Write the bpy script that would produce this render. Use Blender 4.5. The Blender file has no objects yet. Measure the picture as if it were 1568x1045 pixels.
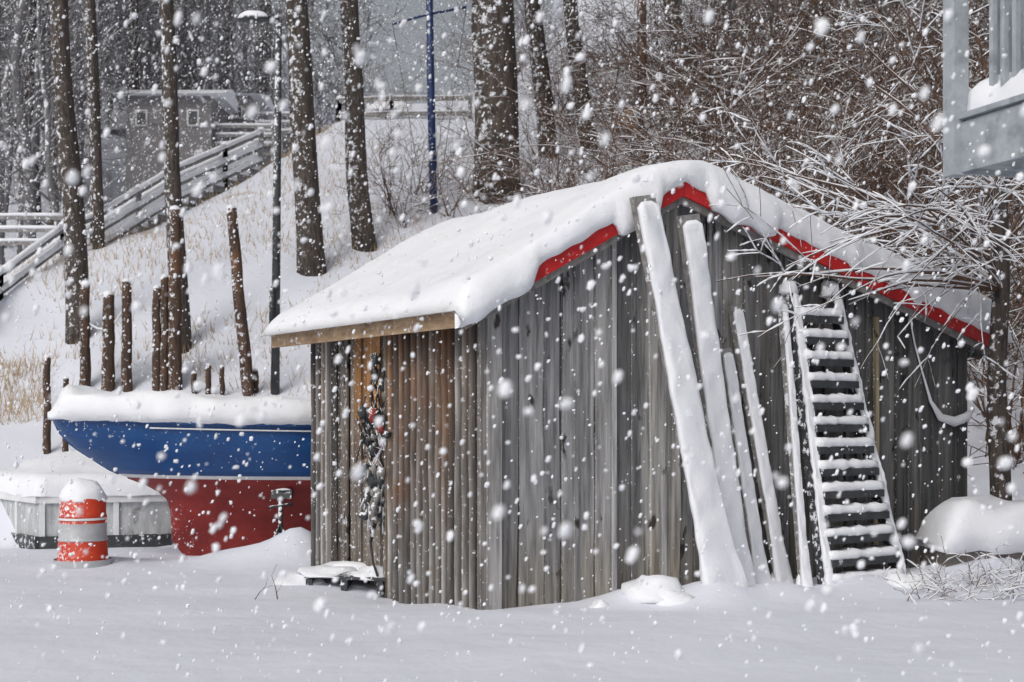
import bpy, math, random
import numpy as np
from mathutils import Vector, Matrix, noise
rng = random.Random(7)
F=2054.0; EYE=1.63; CX=784.0; HY=637.0
def P(px,py,Y): return Vector(((px-CX)/F*Y, Y, EYE+(HY-py)/F*Y))
def sm(a,b,x):
    t=min(1,max(0,(x-a)/(b-a))); return t*t*(3-2*t)
def fn(x,y,z=0.0): return noise.noise(Vector((x,y,z)))
# ------------------------------------------------------------ materials
def newmat(name):
    m=bpy.data.materials.new(name); m.use_nodes=True
    nt=m.node_tree; b=nt.nodes['Principled BSDF']; return m,nt,b
def N(nt,t,**k):
    n=nt.nodes.new(t)
    for a,v in k.items(): setattr(n,a,v)
    return n
def pmat(name,c1,c2,scale=4,stretch=(1,1,1),rough=.8,bump=.3,tone=False,snow=None,detail=6,c3=None,c3s=1.0,c3r=(.5,.6),lo=.3,hi=.7,metal=0,bdist=.02,c3st=(1,1,1)):
    m,nt,b=newmat(name); L=nt.links.new
    tc=N(nt,'ShaderNodeTexCoord'); mp=N(nt,'ShaderNodeMapping'); mp.inputs['Scale'].default_value=stretch
    L(tc.outputs['Object'],mp.inputs[0])
    no=N(nt,'ShaderNodeTexNoise'); no.inputs['Scale'].default_value=scale; no.inputs['Detail'].default_value=detail; no.inputs['Roughness'].default_value=.65
    L(mp.outputs[0],no.inputs['Vector'])
    r=N(nt,'ShaderNodeValToRGB'); e=r.color_ramp.elements
    e[0].position=lo; e[1].position=hi; e[0].color=(*c1,1); e[1].color=(*c2,1)
    L(no.outputs['Fac'],r.inputs[0]); col=r.outputs[0]
    def mix(f,a,bcol,blend='MIX'):
        x=N(nt,'ShaderNodeMix',data_type='RGBA',blend_type=blend)
        if hasattr(f,'node'): L(f,x.inputs[0])
        else: x.inputs[0].default_value=f
        L(a,x.inputs[6])
        if hasattr(bcol,'node'): L(bcol,x.inputs[7])
        else: x.inputs[7].default_value=(*bcol,1)
        return x.outputs[2]
    if c3:
        n2=N(nt,'ShaderNodeTexNoise'); n2.inputs['Scale'].default_value=c3s; n2.inputs['Detail'].default_value=4
        m2=N(nt,'ShaderNodeMapping'); m2.inputs['Scale'].default_value=c3st; L(tc.outputs['Object'],m2.inputs[0]); L(m2.outputs[0],n2.inputs['Vector'])
        mr=N(nt,'ShaderNodeMapRange'); mr.inputs[1].default_value=c3r[0]; mr.inputs[2].default_value=c3r[1]
        L(n2.outputs['Fac'],mr.inputs[0]); col=mix(mr.outputs[0],col,c3)
    if tone:
        at=N(nt,'ShaderNodeAttribute',attribute_name='tone'); col=mix(1.0,col,at.outputs['Color'],'MULTIPLY')
    if snow:
        amt,ss=snow   # wind-driven snow stuck on the weather side
        n3=N(nt,'ShaderNodeTexNoise'); n3.inputs['Scale'].default_value=ss; n3.inputs['Detail'].default_value=5; n3.inputs['Roughness'].default_value=.7
        L(tc.outputs['Object'],n3.inputs['Vector'])
        g=N(nt,'ShaderNodeNewGeometry'); d=N(nt,'ShaderNodeVectorMath',operation='DOT_PRODUCT'); d.inputs[1].default_value=(-.45,-.45,.75)
        L(g.outputs['Normal'],d.inputs[0])
        a=N(nt,'ShaderNodeMath',operation='MULTIPLY_ADD'); a.inputs[1].default_value=.22
        L(d.outputs['Value'],a.inputs[0]); L(n3.outputs['Fac'],a.inputs[2])
        mr=N(nt,'ShaderNodeMapRange'); mr.inputs[1].default_value=.78-amt; mr.inputs[2].default_value=.84-amt
        L(a.outputs[0],mr.inputs[0]); col=mix(mr.outputs[0],col,(.8,.82,.86))
    L(col,b.inputs['Base Color']); b.inputs['Roughness'].default_value=rough; b.inputs['Metallic'].default_value=metal
    if bump:
        bp=N(nt,'ShaderNodeBump'); bp.inputs['Strength'].default_value=bump; bp.inputs['Distance'].default_value=bdist
        L(no.outputs['Fac'],bp.inputs['Height']); L(bp.outputs[0],b.inputs['Normal'])
    return m
M={}
M['snow']=pmat('snow',(.80,.82,.87),(.87,.88,.91),3,rough=.65,bump=.4,bdist=.05)
M['board']=pmat('weathered_board',(.10,.098,.10),(.45,.447,.45),3.0,(6,6,.4),rough=.85,bump=.7,tone=True,snow=(.065,24),lo=.3,hi=.68,bdist=.008,detail=10,c3=(.045,.04,.036),c3s=6.5,c3r=(.64,.70),c3st=(1,1,.55))
M['gap']=pmat('dark_gap',(.012,.011,.01),(.03,.027,.025),5,rough=.9,bump=0)
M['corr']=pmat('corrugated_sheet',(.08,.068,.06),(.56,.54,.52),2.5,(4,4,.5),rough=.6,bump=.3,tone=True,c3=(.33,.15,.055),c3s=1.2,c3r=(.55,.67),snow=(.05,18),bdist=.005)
M['orange']=pmat('orange_stained_wood',(.20,.085,.03),(.68,.34,.11),2.5,(8,8,.6),rough=.8,bump=.4,tone=True,snow=(.05,22),bdist=.005)
M['fasc']=pmat('eave_board',(.20,.12,.07),(.50,.36,.22),2.5,(2,2,6),rough=.8,bump=.3,snow=(.05,12),bdist=.004)
M['red']=pmat('red_trim_paint',(.40,.006,.008),(.60,.02,.02),6,rough=.55,bump=.15,snow=(.12,12))
M['greywood']=pmat('grey_wood',(.12,.115,.11),(.34,.33,.32),4,(3,3,3),rough=.85,bump=.3,snow=(.1,10))
M['bark']=pmat('bark',(.022,.018,.016),(.13,.105,.09),5,(4,4,.8),rough=.95,bump=.8,snow=(.115,9),bdist=.03)
M['barkfar']=pmat('bark_distant',(.11,.107,.112),(.23,.225,.235),4,(3,3,.8),rough=.95,bump=0,snow=(.14,3))  # paler grey puts distance haze into the bark colour
M['twig']=pmat('twig_bark',(.055,.032,.022),(.20,.115,.075),3,rough=.9,bump=0,snow=(.09,5))
M['pile']=pmat('piling_wood',(.02,.015,.012),(.13,.075,.05),4,(5,5,.7),rough=.9,bump=.5,snow=(.10,14),c3=(.24,.11,.045),c3s=.9,c3r=(.52,.68))
M['blue']=pmat('blue_hull_paint',(.004,.045,.17),(.008,.075,.25),2.5,rough=.4,bump=.05,snow=(.10,26))
M['hullred']=pmat('red_bottom_paint',(.17,.012,.012),(.30,.03,.025),3,rough=.6,bump=.1,snow=(.10,26))
M['white']=pmat('white_paint',(.6,.62,.64),(.8,.8,.8),4,rough=.5,bump=0)
M['dock']=pmat('painted_dock_side',(.30,.32,.33),(.62,.64,.65),3,(3,3,.8),rough=.8,bump=.2,c3=(.08,.07,.06),c3s=3,c3r=(.6,.7))
M['dark']=pmat('dark_metal',(.02,.022,.026),(.06,.065,.07),6,rough=.6,bump=0,snow=(.1,16))
M['mast']=pmat('blue_mast_paint',(.006,.02,.09),(.012,.04,.14),6,rough=.5,bump=0,snow=(.08,16))
M['orangeplastic']=pmat('red_orange_drum_plastic',(.48,.035,.015),(.62,.06,.02),5,rough=.45,bump=.05,snow=(.09,30))
M['greyband']=pmat('reflective_band',(.35,.36,.38),(.5,.51,.53),5,rough=.35,bump=0,snow=(.05,30))
M['siding']=pmat('blue_grey_siding',(.28,.31,.34),(.43,.46,.49),3,(2,2,2),rough=.6,bump=.1,c3=(.2,.22,.24),c3s=4,c3r=(.55,.7))
M['grass']=pmat('dry_grass',(.28,.19,.10),(.50,.38,.24),2,rough=.9,bump=0)
M['house']=pmat('pale_siding',(.17,.16,.165),(.26,.25,.255),3,(1,1,8),rough=.8,bump=.1,snow=(.1,2))
M['glass']=pmat('window_pane',(.06,.065,.07),(.12,.125,.13),3,rough=.2,bump=0)
M['gearred']=pmat('gear_red',(.20,.02,.015),(.36,.045,.03),8,rough=.6,bump=0,snow=(.1,20))
M['gearblue']=pmat('gear_blue',(.02,.08,.13),(.06,.19,.25),8,rough=.6,bump=0,snow=(.1,20))
M['concrete']=pmat('concrete',(.10,.09,.08),(.22,.2,.18),5,rough=.9,bump=.4)
def terrain_mat():
    m,nt,b=newmat('snowy_ground'); L=nt.links.new
    tc=N(nt,'ShaderNodeTexCoord')
    n1=N(nt,'ShaderNodeTexNoise'); n1.inputs['Scale'].default_value=1.3; n1.inputs['Detail'].default_value=9; n1.inputs['Roughness'].default_value=.72
    L(tc.outputs['Object'],n1.inputs['Vector'])
    at=N(nt,'ShaderNodeAttribute',attribute_name='tone'); sp=N(nt,'ShaderNodeSeparateColor'); L(at.outputs['Color'],sp.inputs[0])
    def patch(ch,col,base,off):
        a=N(nt,'ShaderNodeMath',operation='ADD'); L(n1.outputs['Fac'],a.inputs[0]); L(sp.outputs[ch],a.inputs[1])
        mr=N(nt,'ShaderNodeMapRange'); mr.inputs[1].default_value=.98+off; mr.inputs[2].default_value=1.12+off; L(a.outputs[0],mr.inputs[0])
        x=N(nt,'ShaderNodeMix',data_type='RGBA'); L(mr.outputs[0],x.inputs[0]); L(base,x.inputs[6]); x.inputs[7].default_value=(*col,1); return x.outputs[2]
    n2=N(nt,'ShaderNodeTexNoise'); n2.inputs['Scale'].default_value=.7; L(tc.outputs['Object'],n2.inputs['Vector'])
    r=N(nt,'ShaderNodeValToRGB'); e=r.color_ramp.elements; e[0].color=(.68,.705,.79,1); e[1].color=(.77,.79,.86,1); L(n2.outputs['Fac'],r.inputs[0])
    c=patch(0,(.46,.39,.32),r.outputs[0],0); c=patch(1,(.085,.065,.055),c,0)
    L(c,b.inputs['Base Color']); b.inputs['Roughness'].default_value=.7
    n3=N(nt,'ShaderNodeTexNoise'); n3.inputs['Scale'].default_value=5; n3.inputs['Detail'].default_value=8; L(tc.outputs['Object'],n3.inputs['Vector'])
    bp=N(nt,'ShaderNodeBump'); bp.inputs['Strength'].default_value=.5; bp.inputs['Distance'].default_value=.03; L(n3.outputs['Fac'],bp.inputs['Height']); L(bp.outputs[0],b.inputs['Normal'])
    return m
M['terrain']=terrain_mat()
# ------------------------------------------------------------ mesh builder
class MB:
    def __init__(s): s.v=[]; s.f=[]; s.m=[]; s.t=[]; s.mats=[]; s.sm=[]
    def mi(s,k):
        if k not in s.mats: s.mats.append(k)
        return s.mats.index(k)
    def add(s,vs,fs,k,tone=(1,1,1),smooth=False):
        o=len(s.v); s.v+= [tuple(v) for v in vs]; s.t+=[tone]*len(vs); i=s.mi(k)
        for f in fs: s.f.append([o+a for a in f]); s.m.append(i); s.sm.append(smooth)
    def hexa(s,c,k,tone=(1,1,1)):
        s.add(c,[(0,3,2,1),(4,5,6,7),(0,1,5,4),(1,2,6,5),(2,3,7,6),(3,0,4,7)],k,tone)
    def box(s,o,a,b,c,k,tone=(1,1,1)):
        o,a,b,c=map(Vector,(o,a,b,c)); s.hexa([o,o+a,o+a+b,o+b,o+c,o+a+c,o+a+b+c,o+b+c],k,tone)
    def tube(s,pts,rad,k,sides=6,cap=True,nz=0,tone=(1,1,1),smooth=True,seed=0):
        pts=[Vector(p) for p in pts]; n=len(pts)
        if not hasattr(rad,'__len__'): rad=[rad]*n
        vs=[]
        for i,p in enumerate(pts):
            t=(pts[min(i+1,n-1)]-pts[max(i-1,0)]).normalized()
            ref=Vector((0,0,1)) if abs(t.z)<.8 else Vector((0,1,0))
            a=t.cross(ref).normalized(); b=a.cross(t)
            for j in range(sides):
                th=2*math.pi*j/sides; r=rad[i]
                if nz: r*=1+nz*noise.noise(Vector((j*1.7+seed,i*.6,seed*3.1)))
                vs.append(p+(a*math.cos(th)+b*math.sin(th))*r)
        fs=[]
        for i in range(n-1):
            for j in range(sides):
                j2=(j+1)%sides; fs.append((i*sides+j,i*sides+j2,(i+1)*sides+j2,(i+1)*sides+j))
        if cap: fs.append(tuple(range(sides))[::-1]); fs.append(tuple((n-1)*sides+j for j in range(sides)))
        s.add(vs,fs,k,tone,smooth)
    def blob(s,c,rx,ry,rz,k='snow',nz=.15,seed=0,nu=16,nv=9,flat=.25,tone=(1,1,1)):
        vs=[];fs=[]; c=Vector(c)
        for i in range(nv+1):
            ph=math.pi*i/nv
            for j in range(nu):
                th=2*math.pi*j/nu
                d=Vector((math.sin(ph)*math.cos(th),math.sin(ph)*math.sin(th),math.cos(ph)))
                q=1+nz*noise.noise(d*1.8+Vector((seed*3.3,seed,0)))
                z=d.z*rz*q
                if d.z<0: z*=flat
                vs.append(c+Vector((d.x*rx*q,d.y*ry*q,z)))
        for i in range(nv):
            for j in range(nu):
                j2=(j+1)%nu; fs.append((i*nu+j,(i+1)*nu+j,(i+1)*nu+j2,i*nu+j2))
        s.add(vs,fs,k,tone,True)
    def build(s,name,origin=(0,0,0),parent=None,link=True):
        o=Vector(origin); me=bpy.data.meshes.new(name)
        me.from_pydata([(v[0]-o.x,v[1]-o.y,v[2]-o.z) for v in s.v],[],s.f)
        for k in s.mats: me.materials.append(M[k])
        me.polygons.foreach_set('material_index',s.m); me.polygons.foreach_set('use_smooth',s.sm)
        ca=me.attributes.new('tone','FLOAT_COLOR','POINT')
        ca.data.foreach_set('color',np.array([(t[0],t[1],t[2],1) for t in s.t],dtype=np.float32).ravel())
        me.update()
        if not link: return me
        ob=bpy.data.objects.new(name,me); bpy.context.collection.objects.link(ob); ob.location=o
        if parent:
            ob.parent=parent; ob.matrix_parent_inverse=Matrix.Translation(-parent.location)
        return ob
def empty(name,loc):
    e=bpy.data.objects.new(name,None); e.location=loc; e.empty_display_size=.3; bpy.context.collection.objects.link(e); return e
# ------------------------------------------------------------ terrain
PY=[0,14,17.4,18.3,22,30,38,50,70,120,400]; PZ=[0,0,-.08,.75,2.0,6.3,10.8,17.,27,45,60]
CXs=[-60,-20,-13,-10.5,-8.3,-6.4,-4.5,-2,0,2.5,6]; CZs=[3.5,4.0,4.4,4.9,6.0,7.6,10.3,11,12,17,70]
MOUNDS=[(-2.35,15.0,.36,.32),(-2.75,14.8,.15,.4),(1.75,11.75,.20,.38),(2.4,12.1,.13,.35),(1.05,11.75,.14,.3),(3.3,12.7,.12,.4),(4.7,13.1,.28,.75),(-.9,12.6,-.14,.65),(-1.9,13.6,.1,.4),(-4.6,14.9,.1,.5),(-3.2,15.0,.1,.5),(5.5,15.5,.5,1.0)]
def H(X,Y):
    p=float(np.interp(Y,PY,PZ)); c=float(np.interp(X,CXs,CZs)); k=.5
    d=(p-c)/k
    m = c if d>8 else p if d<-8 else p-k*math.log(1+math.exp(d))
    m+=max(0,Y-34)*.36*sm(-8,-20,X)
    if Y>120: m-= (Y-120)*.36*sm(-8,-20,X)
    w=sm(17.5,22,Y); m+=w*(.35*fn(X*.25,Y*.25)*(.4+.6*sm(-4,0,X))+.1*fn(X*.9,Y*.9,3))
    m+=(1-w)*(.045*fn(X*.5,Y*.8,5)+.014*fn(X*2,Y*2.4,9))
    if Y<20:
        for a,b,h,s in MOUNDS:
            q=((X-a)**2+(Y-b)**2)/(s*s)
            if q<9: m+=h*math.exp(-q)
    return m
def ground_at(px,py,y0=17.,y1=150):
    Y=y0
    while Y<y1:
        p=P(px,py,Y)
        if H(p.x,p.y)>=p.z: return Vector((p.x,p.y,H(p.x,p.y)))
        Y+=.15
    p=P(px,py,36); return Vector((p.x,p.y,H(p.x,p.y)))
def axis(lst):
    out=[]
    for a,b,st in lst:
        n=max(1,int(round((b-a)/st))); out+=[a+(b-a)*i/n for i in range(n)]
    out.append(lst[-1][1]); return out
xs=axis([(-400,-60,40),(-60,-16,1.2),(-16,-6,.3),(-6,6,.11),(6,16,.35),(16,60,1.5),(60,400,40)])
ys=axis([(-60,4,4),(4,9,.25),(9,19,.11),(19,40,.35),(40,120,1.6),(120,400,35)])
tb=MB(); vs=[];cols=[]
for y in ys:
    for x in xs:
        z=H(x,y); vs.append((x,y,z))
        g=0; l=0
        if y>19:
            g=.42*sm(19,24,y)*(1-sm(34,44,y))*(1-sm(-2,4,x))*(.75+.6*fn(x*.15,y*.15,8))
            l=.42*sm(-6,-14,x)*sm(31,44,y)+.54*sm(3,12,x)*sm(27,40,y)+.08*sm(-2,1,x)*sm(28,34,y)
        cols.append((g,l,0))
nx=len(xs); fs=[(j*nx+i,j*nx+i+1,(j+1)*nx+i+1,(j+1)*nx+i) for j in range(len(ys)-1) for i in range(nx-1)]
tb.add(vs,fs,'terrain',smooth=True); tb.t=cols; tb.build('snowy_ground')
# ------------------------------------------------------------ shed
C0=Vector((-.19,11.36,0)); e1=Vector((.842,.54,0)).normalized(); e2=Vector((-.54,.842,0)).normalized()
WL=6.13; WD=3.59; VR=1.92
def zr(v): return 2.70+.536*v if v<VR else 2.70+.536*VR-.292*(v-VR)
def S(v,w,z): return C0+e1*v+e2*w+Vector((0,0,z))
shed=empty('wooden_shed',C0)
b=MB()
prof=[(0.03,-.5),(WL-.03,-.5),(WL-.03,zr(WL)-.06),(VR,zr(VR)-.06),(0.03,zr(0)-.06)]
vs=[S(v,.03,z) for v,z in prof]+[S(v,WD-.03,z) for v,z in prof]
fs=[(0,1,2,3,4),(9,8,7,6,5)]+[(i,i+5,(i+1)%5+5,(i+1)%5) for i in range(5)]
b.add(vs,fs,'gap'); b.build('inner_core',parent=shed,origin=C0)
b=MB(); v=.09; i=0
while v<WL-.02:
    w=rng.choice([.10,.16,.2,.24,.27,.18,.22]); w=min(w,WL-v); gp=rng.uniform(.006,.024)
    off=-rng.uniform(.0,.035); tn=rng.uniform(.62,1.2)
    if rng.random()<.14: tn*=.6
    warm=rng.uniform(-.02,.05)
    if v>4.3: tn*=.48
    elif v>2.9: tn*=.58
    bt=-.4+rng.uniform(0,.05)
    a0,a1=v,v+w-gp; tl=rng.uniform(-.014,.014); hs_=[bt,.15,.8,1.6,2.3]
    z0,z1=zr(a0)-.03,zr(a1)-.03
    lv=[(bt,bt)]+[(h+rng.uniform(-.1,.1),)*2 for h in hs_[1:] if h<min(z0,z1)-.3]+[(z0,z1)]
    sh=[rng.uniform(-.008,.008) for _ in lv]; ob_=[off+rng.uniform(-.008,.008) for _ in lv]
    vs=[];ts=[]
    for n_,(za,zb) in enumerate(lv):
        x0=a0+tl*n_/len(lv)+sh[n_]*.4; x1=a1+tl*n_/len(lv)+sh[n_]
        vs+=[S(x0,.02,za),S(x0,ob_[n_],za),S(x1,ob_[n_]+rng.uniform(-.003,.003),zb),S(x1,.02,zb)]
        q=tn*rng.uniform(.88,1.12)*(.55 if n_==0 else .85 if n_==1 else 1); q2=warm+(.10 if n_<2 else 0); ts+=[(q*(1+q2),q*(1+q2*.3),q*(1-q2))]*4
    o=len(b.t); fs=[(4*n_+k,4*n_+k+1,4*n_+k+5,4*n_+k+4) for n_ in range(len(lv)-1) for k in range(3)]
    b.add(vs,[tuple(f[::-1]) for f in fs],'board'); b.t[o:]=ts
    if rng.random()<.22:
        q=a1-.03; tn*=rng.uniform(.7,1.3)
        b.hexa([S(q,off-.025,bt),S(q+.05,off-.025,bt),S(q+.05,off-.012,bt),S(q,off-.012,bt),S(q+tl,off-.03,zr(q)-.04),S(q+.05+tl,off-.03,zr(q+.05)-.04),S(q+.05,off-.012,zr(q+.05)-.04),S(q,off-.012,zr(q)-.04)],'board',(tn,tn,tn))
    v+=w
b.box(S(-.045,-.045,-.4),e1*.14,e2*.05,(0,0,3.05),'board',(1.1,1.08,1.05))
b.box(S(-.10,-.02,-.4),e1*.055,e2*.07,(0,0,2.98),'board',(.7,.66,.62))
b.box(S(4.62,-.06,.3),e1*.07,e2*.025,(0,0,2.35),'board',(.9,.75,.5))
w=0
while w<WD-.02:
    ww=.2; tn=rng.uniform(.5,1); b.box(S(WL-.025,w,-.4),e1*.04,e2*(min(ww,WD-w)-.01),(0,0,zr(WL)+.36),'board',(tn,tn,tn)); w+=ww
v=0
while v<WL-.02:
    ww=.22; tn=rng.uniform(.5,1); a1=min(v+ww,WL)-.01
    b.hexa([S(v,WD-.03,-.4),S(a1,WD-.03,-.4),S(a1,WD,-.4),S(v,WD,-.4),S(v,WD-.03,zr(v)-.05),S(a1,WD-.03,zr(a1)-.05),S(a1,WD,zr(a1)-.05),S(v,WD,zr(v)-.05)],'board',(tn,tn,tn)); v+=ww
b.build('gable_boards',parent=shed,origin=C0)
b=MB()
def corr(w0,w1,z0,z1,off,tone,pitch=.085,amp=.017,zc=3):
    n=int((w1-w0)/pitch*8); vs=[];ts=[]
    for r in range(zc+1):
        for k in range(n+1):
            w=w0+(w1-w0)*k/n; zz=z0+(z1-z0)*r/zc
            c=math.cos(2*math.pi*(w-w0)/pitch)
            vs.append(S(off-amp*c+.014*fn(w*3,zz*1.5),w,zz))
            j=int((w-w0)/pitch+.5); rr=random.Random(j*13+int(w0*100)); q=rr.uniform(.3,1.35)*(.05+.95*(.5+.5*c)**1.4)*(.9+.3*fn(j*3.3,zz*1.2));  # cosine term paints groove shade into the tone colour
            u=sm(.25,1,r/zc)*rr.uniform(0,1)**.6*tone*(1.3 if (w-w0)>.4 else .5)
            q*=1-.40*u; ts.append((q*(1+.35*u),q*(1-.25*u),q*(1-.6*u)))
    fs=[(r*(n+1)+k,r*(n+1)+k+1,(r+1)*(n+1)+k+1,(r+1)*(n+1)+k) for r in range(zc) for k in range(n)]
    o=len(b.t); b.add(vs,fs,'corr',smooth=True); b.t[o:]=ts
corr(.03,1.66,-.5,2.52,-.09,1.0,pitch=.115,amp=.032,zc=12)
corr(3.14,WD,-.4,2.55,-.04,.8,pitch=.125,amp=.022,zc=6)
w=1.72; 
while w<3.1:
    ww=rng.choice([.1,.14,.17]); tn=rng.uniform(.45,1.0); k='orange' if 1.92<w<2.5 else 'board'
    if 2.75<w<3.05: k='board'; tn=.2
    if 1.6<w<1.92: tn=.3
    offs=rng.uniform(-.045,.0)
    b.box(S(offs-.02,w,-.4),e1*.02,e2*(ww-.012),(0,0,1.5 if k=='orange' else 2.98),'board',(tn*.85,tn*.72,tn*.6))
    if k=='orange':
        b.box(S(offs-.021,w,1.101),e1*.02,e2*(ww-.012),(0,0,.5),'board',(tn*1.0,tn*.68,tn*.45)); b.box(S(offs-.021,w,1.602),e1*.02,e2*(ww-.012),(0,0,.98),k,(tn,tn,tn))
    w+=ww
b.box(S(-.14,1.645,-.4),e1*.09,e2*.05,(0,0,2.9),'board',(.6,.5,.4))
b.box(S(-.07,3.10,-.4),e1*.05,e2*.05,(0,0,2.95),'board',(1.1,1.05,1))
b.build('side_wall_panels',parent=shed,origin=C0)
b=MB(); FO=-.24; BO=WD+.22; VL=-.36; VX=WL+.32
def slab(v0,v1,w0,w1,t0,t1,k):
    b.hexa([S(v0,w0,zr(v0)+t0),S(v1,w0,zr(v1)+t0),S(v1,w1,zr(v1)+t0),S(v0,w1,zr(v0)+t0),S(v0,w0,zr(v0)+t1),S(v1,w0,zr(v1)+t1),S(v1,w1,zr(v1)+t1),S(v0,w1,zr(v0)+t1)],k)
slab(VL,VR-.001,FO,BO,-.01,.03,'greywood'); slab(VR+.001,VX,FO,BO,-.01,.03,'greywood')
for (a,c) in ((VL,VR-.002),(VR+.002,VX)):
    slab(a,c,FO+.02,FO+.05,-.17,-.012,'greywood')
    slab(max(a,.0),c,FO-.012,FO+.018,-.10,.045,'red')
b.box(S(VL-.03,FO,zr(VL)-.15),e1*.03,e2*(BO-FO),(0,0,.16),'fasc')
b.box(S(VX,FO,zr(VX)-.13),e1*.03,e2*(BO-FO),(0,0,.14),'greywood')
n=340; vs=[]
for k in range(n+1):
    w=FO+(BO-FO)*k/n; z=zr(VL)+.035+.014*math.cos(2*math.pi*(w-FO)/.09)
    vs+= [S(VL-.09,w,z-.045),S(VL+.2,w,z+.115)]
b.add(vs,[(2*k,2*k+2,2*k+3,2*k+1) for k in range(n)],'greywood')
b.box(S(-.15,0,zr(0)-.20),e1*-.05,e2*WD,(0,0,.09),'fasc')
for k in range(7):
    w=.1+k*.55; b.box(S(VL,w,zr(VL)-.09),e1*.34+Vector((0,0,.18)),e2*.05,(0,0,.08),'fasc')
b.build('roof_and_trim',parent=shed,origin=C0)
# roof snow
b=MB(); nv=190; allr=[]
def droop(v):
    d=0
    for a,c,h in ((-.6,.30,.19),(1.16,1.64,.21),(2.22,3.05,.17),(4.05,4.2,.06),(4.95,5.1,.08)):
        d=max(d,h*(.85+.4*fn(v*5,a))*sm(a-.06,a+.04,v)*(1-sm(c-.08,c+.04,v)))
    return max(0,d)+.026*fn(v*6,2.2)+.018
def zs(v):
    z=zr(v); q=abs(v-VR)
    if q<.5: z-= .5*.828*.5*(1-q/.5)**2*.5
    return z
v0,v1=VL-.13,VX+.08
for i in range(nv+1):
    f=i/nv; v=v0+(v1-v0)*f
    d=min(v-v0,v1-v); rd=math.sqrt(max(0,1-(1-min(1,d/.2))**2)); rd=max(rd,.02)
    T0=.15+.11*sm(-.3,2,v)+.06*sm(2.5,6,v)
    ring=[]; front=FO-.01; back=BO+.08; nw=46; vb=min(max(v,VL-.1),VX+.02)
    for k in range(nw+1):
        w=back+(front+.05-back)*k/nw
        db=min(1,(back-w)/.2); rb=math.sqrt(max(0,1-(1-db)**2))
        T=T0*rd*rb*(1+.16*fn(v*.9,w*.8,1)+.06*fn(v*3,w*3,4)+.03*fn(v*8,w*8,6)) + .05*sm(.7,0,abs(w-.05))*rd
        ring.append((w,zs(vb)+.05+T-(1-rd)*.03))
    wt,zt=ring[-1]; dr=droop(v); bul=.045+.03*fn(v*1.5,7.7)+.02*fn(v*5,3.7)+.3*max(0,dr)
    zb=zr(vb)+.05-dr; hh=zt-zb; ext=.05+bul
    for k in range(1,12):
        u=k/11; a=u*math.pi*.62
        ring.append((wt-ext*math.sin(min(a,math.pi/2))**.7*(1 if a<math.pi/2 else 1-.25*(a-math.pi/2)/.38), zt-hh*u**1.35))
    ring.append((FO-.018,zb-.002)); ring.append((FO-.014 if dr>.03 else FO+.02,zr(vb)+.03))
    allr.append([S(v,w,z) for w,z in ring]); ringlen=len(ring)
vs=[p for r in allr for p in r]
fs=[(i*ringlen+k,i*ringlen+k+1,(i+1)*ringlen+k+1,(i+1)*ringlen+k) for i in range(nv) for k in range(ringlen-1)]
fs+=[(i*ringlen+ringlen-1,i*ringlen,(i+1)*ringlen,(i+1)*ringlen+ringlen-1) for i in range(nv)]
fs+=[tuple(range(ringlen)),tuple(nv*ringlen+k for k in range(ringlen))[::-1]]
b.add(vs,fs,'snow',smooth=True); b.build('roof_snow',parent=shed,origin=C0)
# hanging fishing gear
b=MB(); g0=S(-.2,1.74,2.22); rr=random.Random(3)
for s in range(3):
    b.tube([g0+Vector((.05*math.sin(k*1.3+s*2),.02*s,-k*(.12+.03*s))) for k in range(13)],.012,'dark',5)
for k in range(46):
    u=rr.random()**.8; c=g0+Vector((rr.gauss(0,.06),rr.uniform(-.06,.02),-.02-u*1.75))
    kk=rr.choice(['dark','dark','gearblue','gearred','snow','greywood','dark','dark']) if u<.6 else rr.choice(['dark','snow','dark','greywood'])
    b.blob(c,rr.uniform(.02,.05),rr.uniform(.015,.04),rr.uniform(.03,.08),kk,.9,k,8,6,1)
for k in range(26):
    c=g0+Vector((rr.uniform(-.09,.09),-.03,-rr.uniform(.1,1.4)))
    b.tube([c,c+Vector((rr.uniform(-.1,.1),-.02,-.15)),c+Vector((rr.uniform(-.12,.12),0,-.1)),c+Vector((rr.uniform(-.1,.1),0,-.35))],.009,rr.choice(['dark','dark','snow']),4)
b.build('hanging_fishing_gear',origin=g0)
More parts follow.
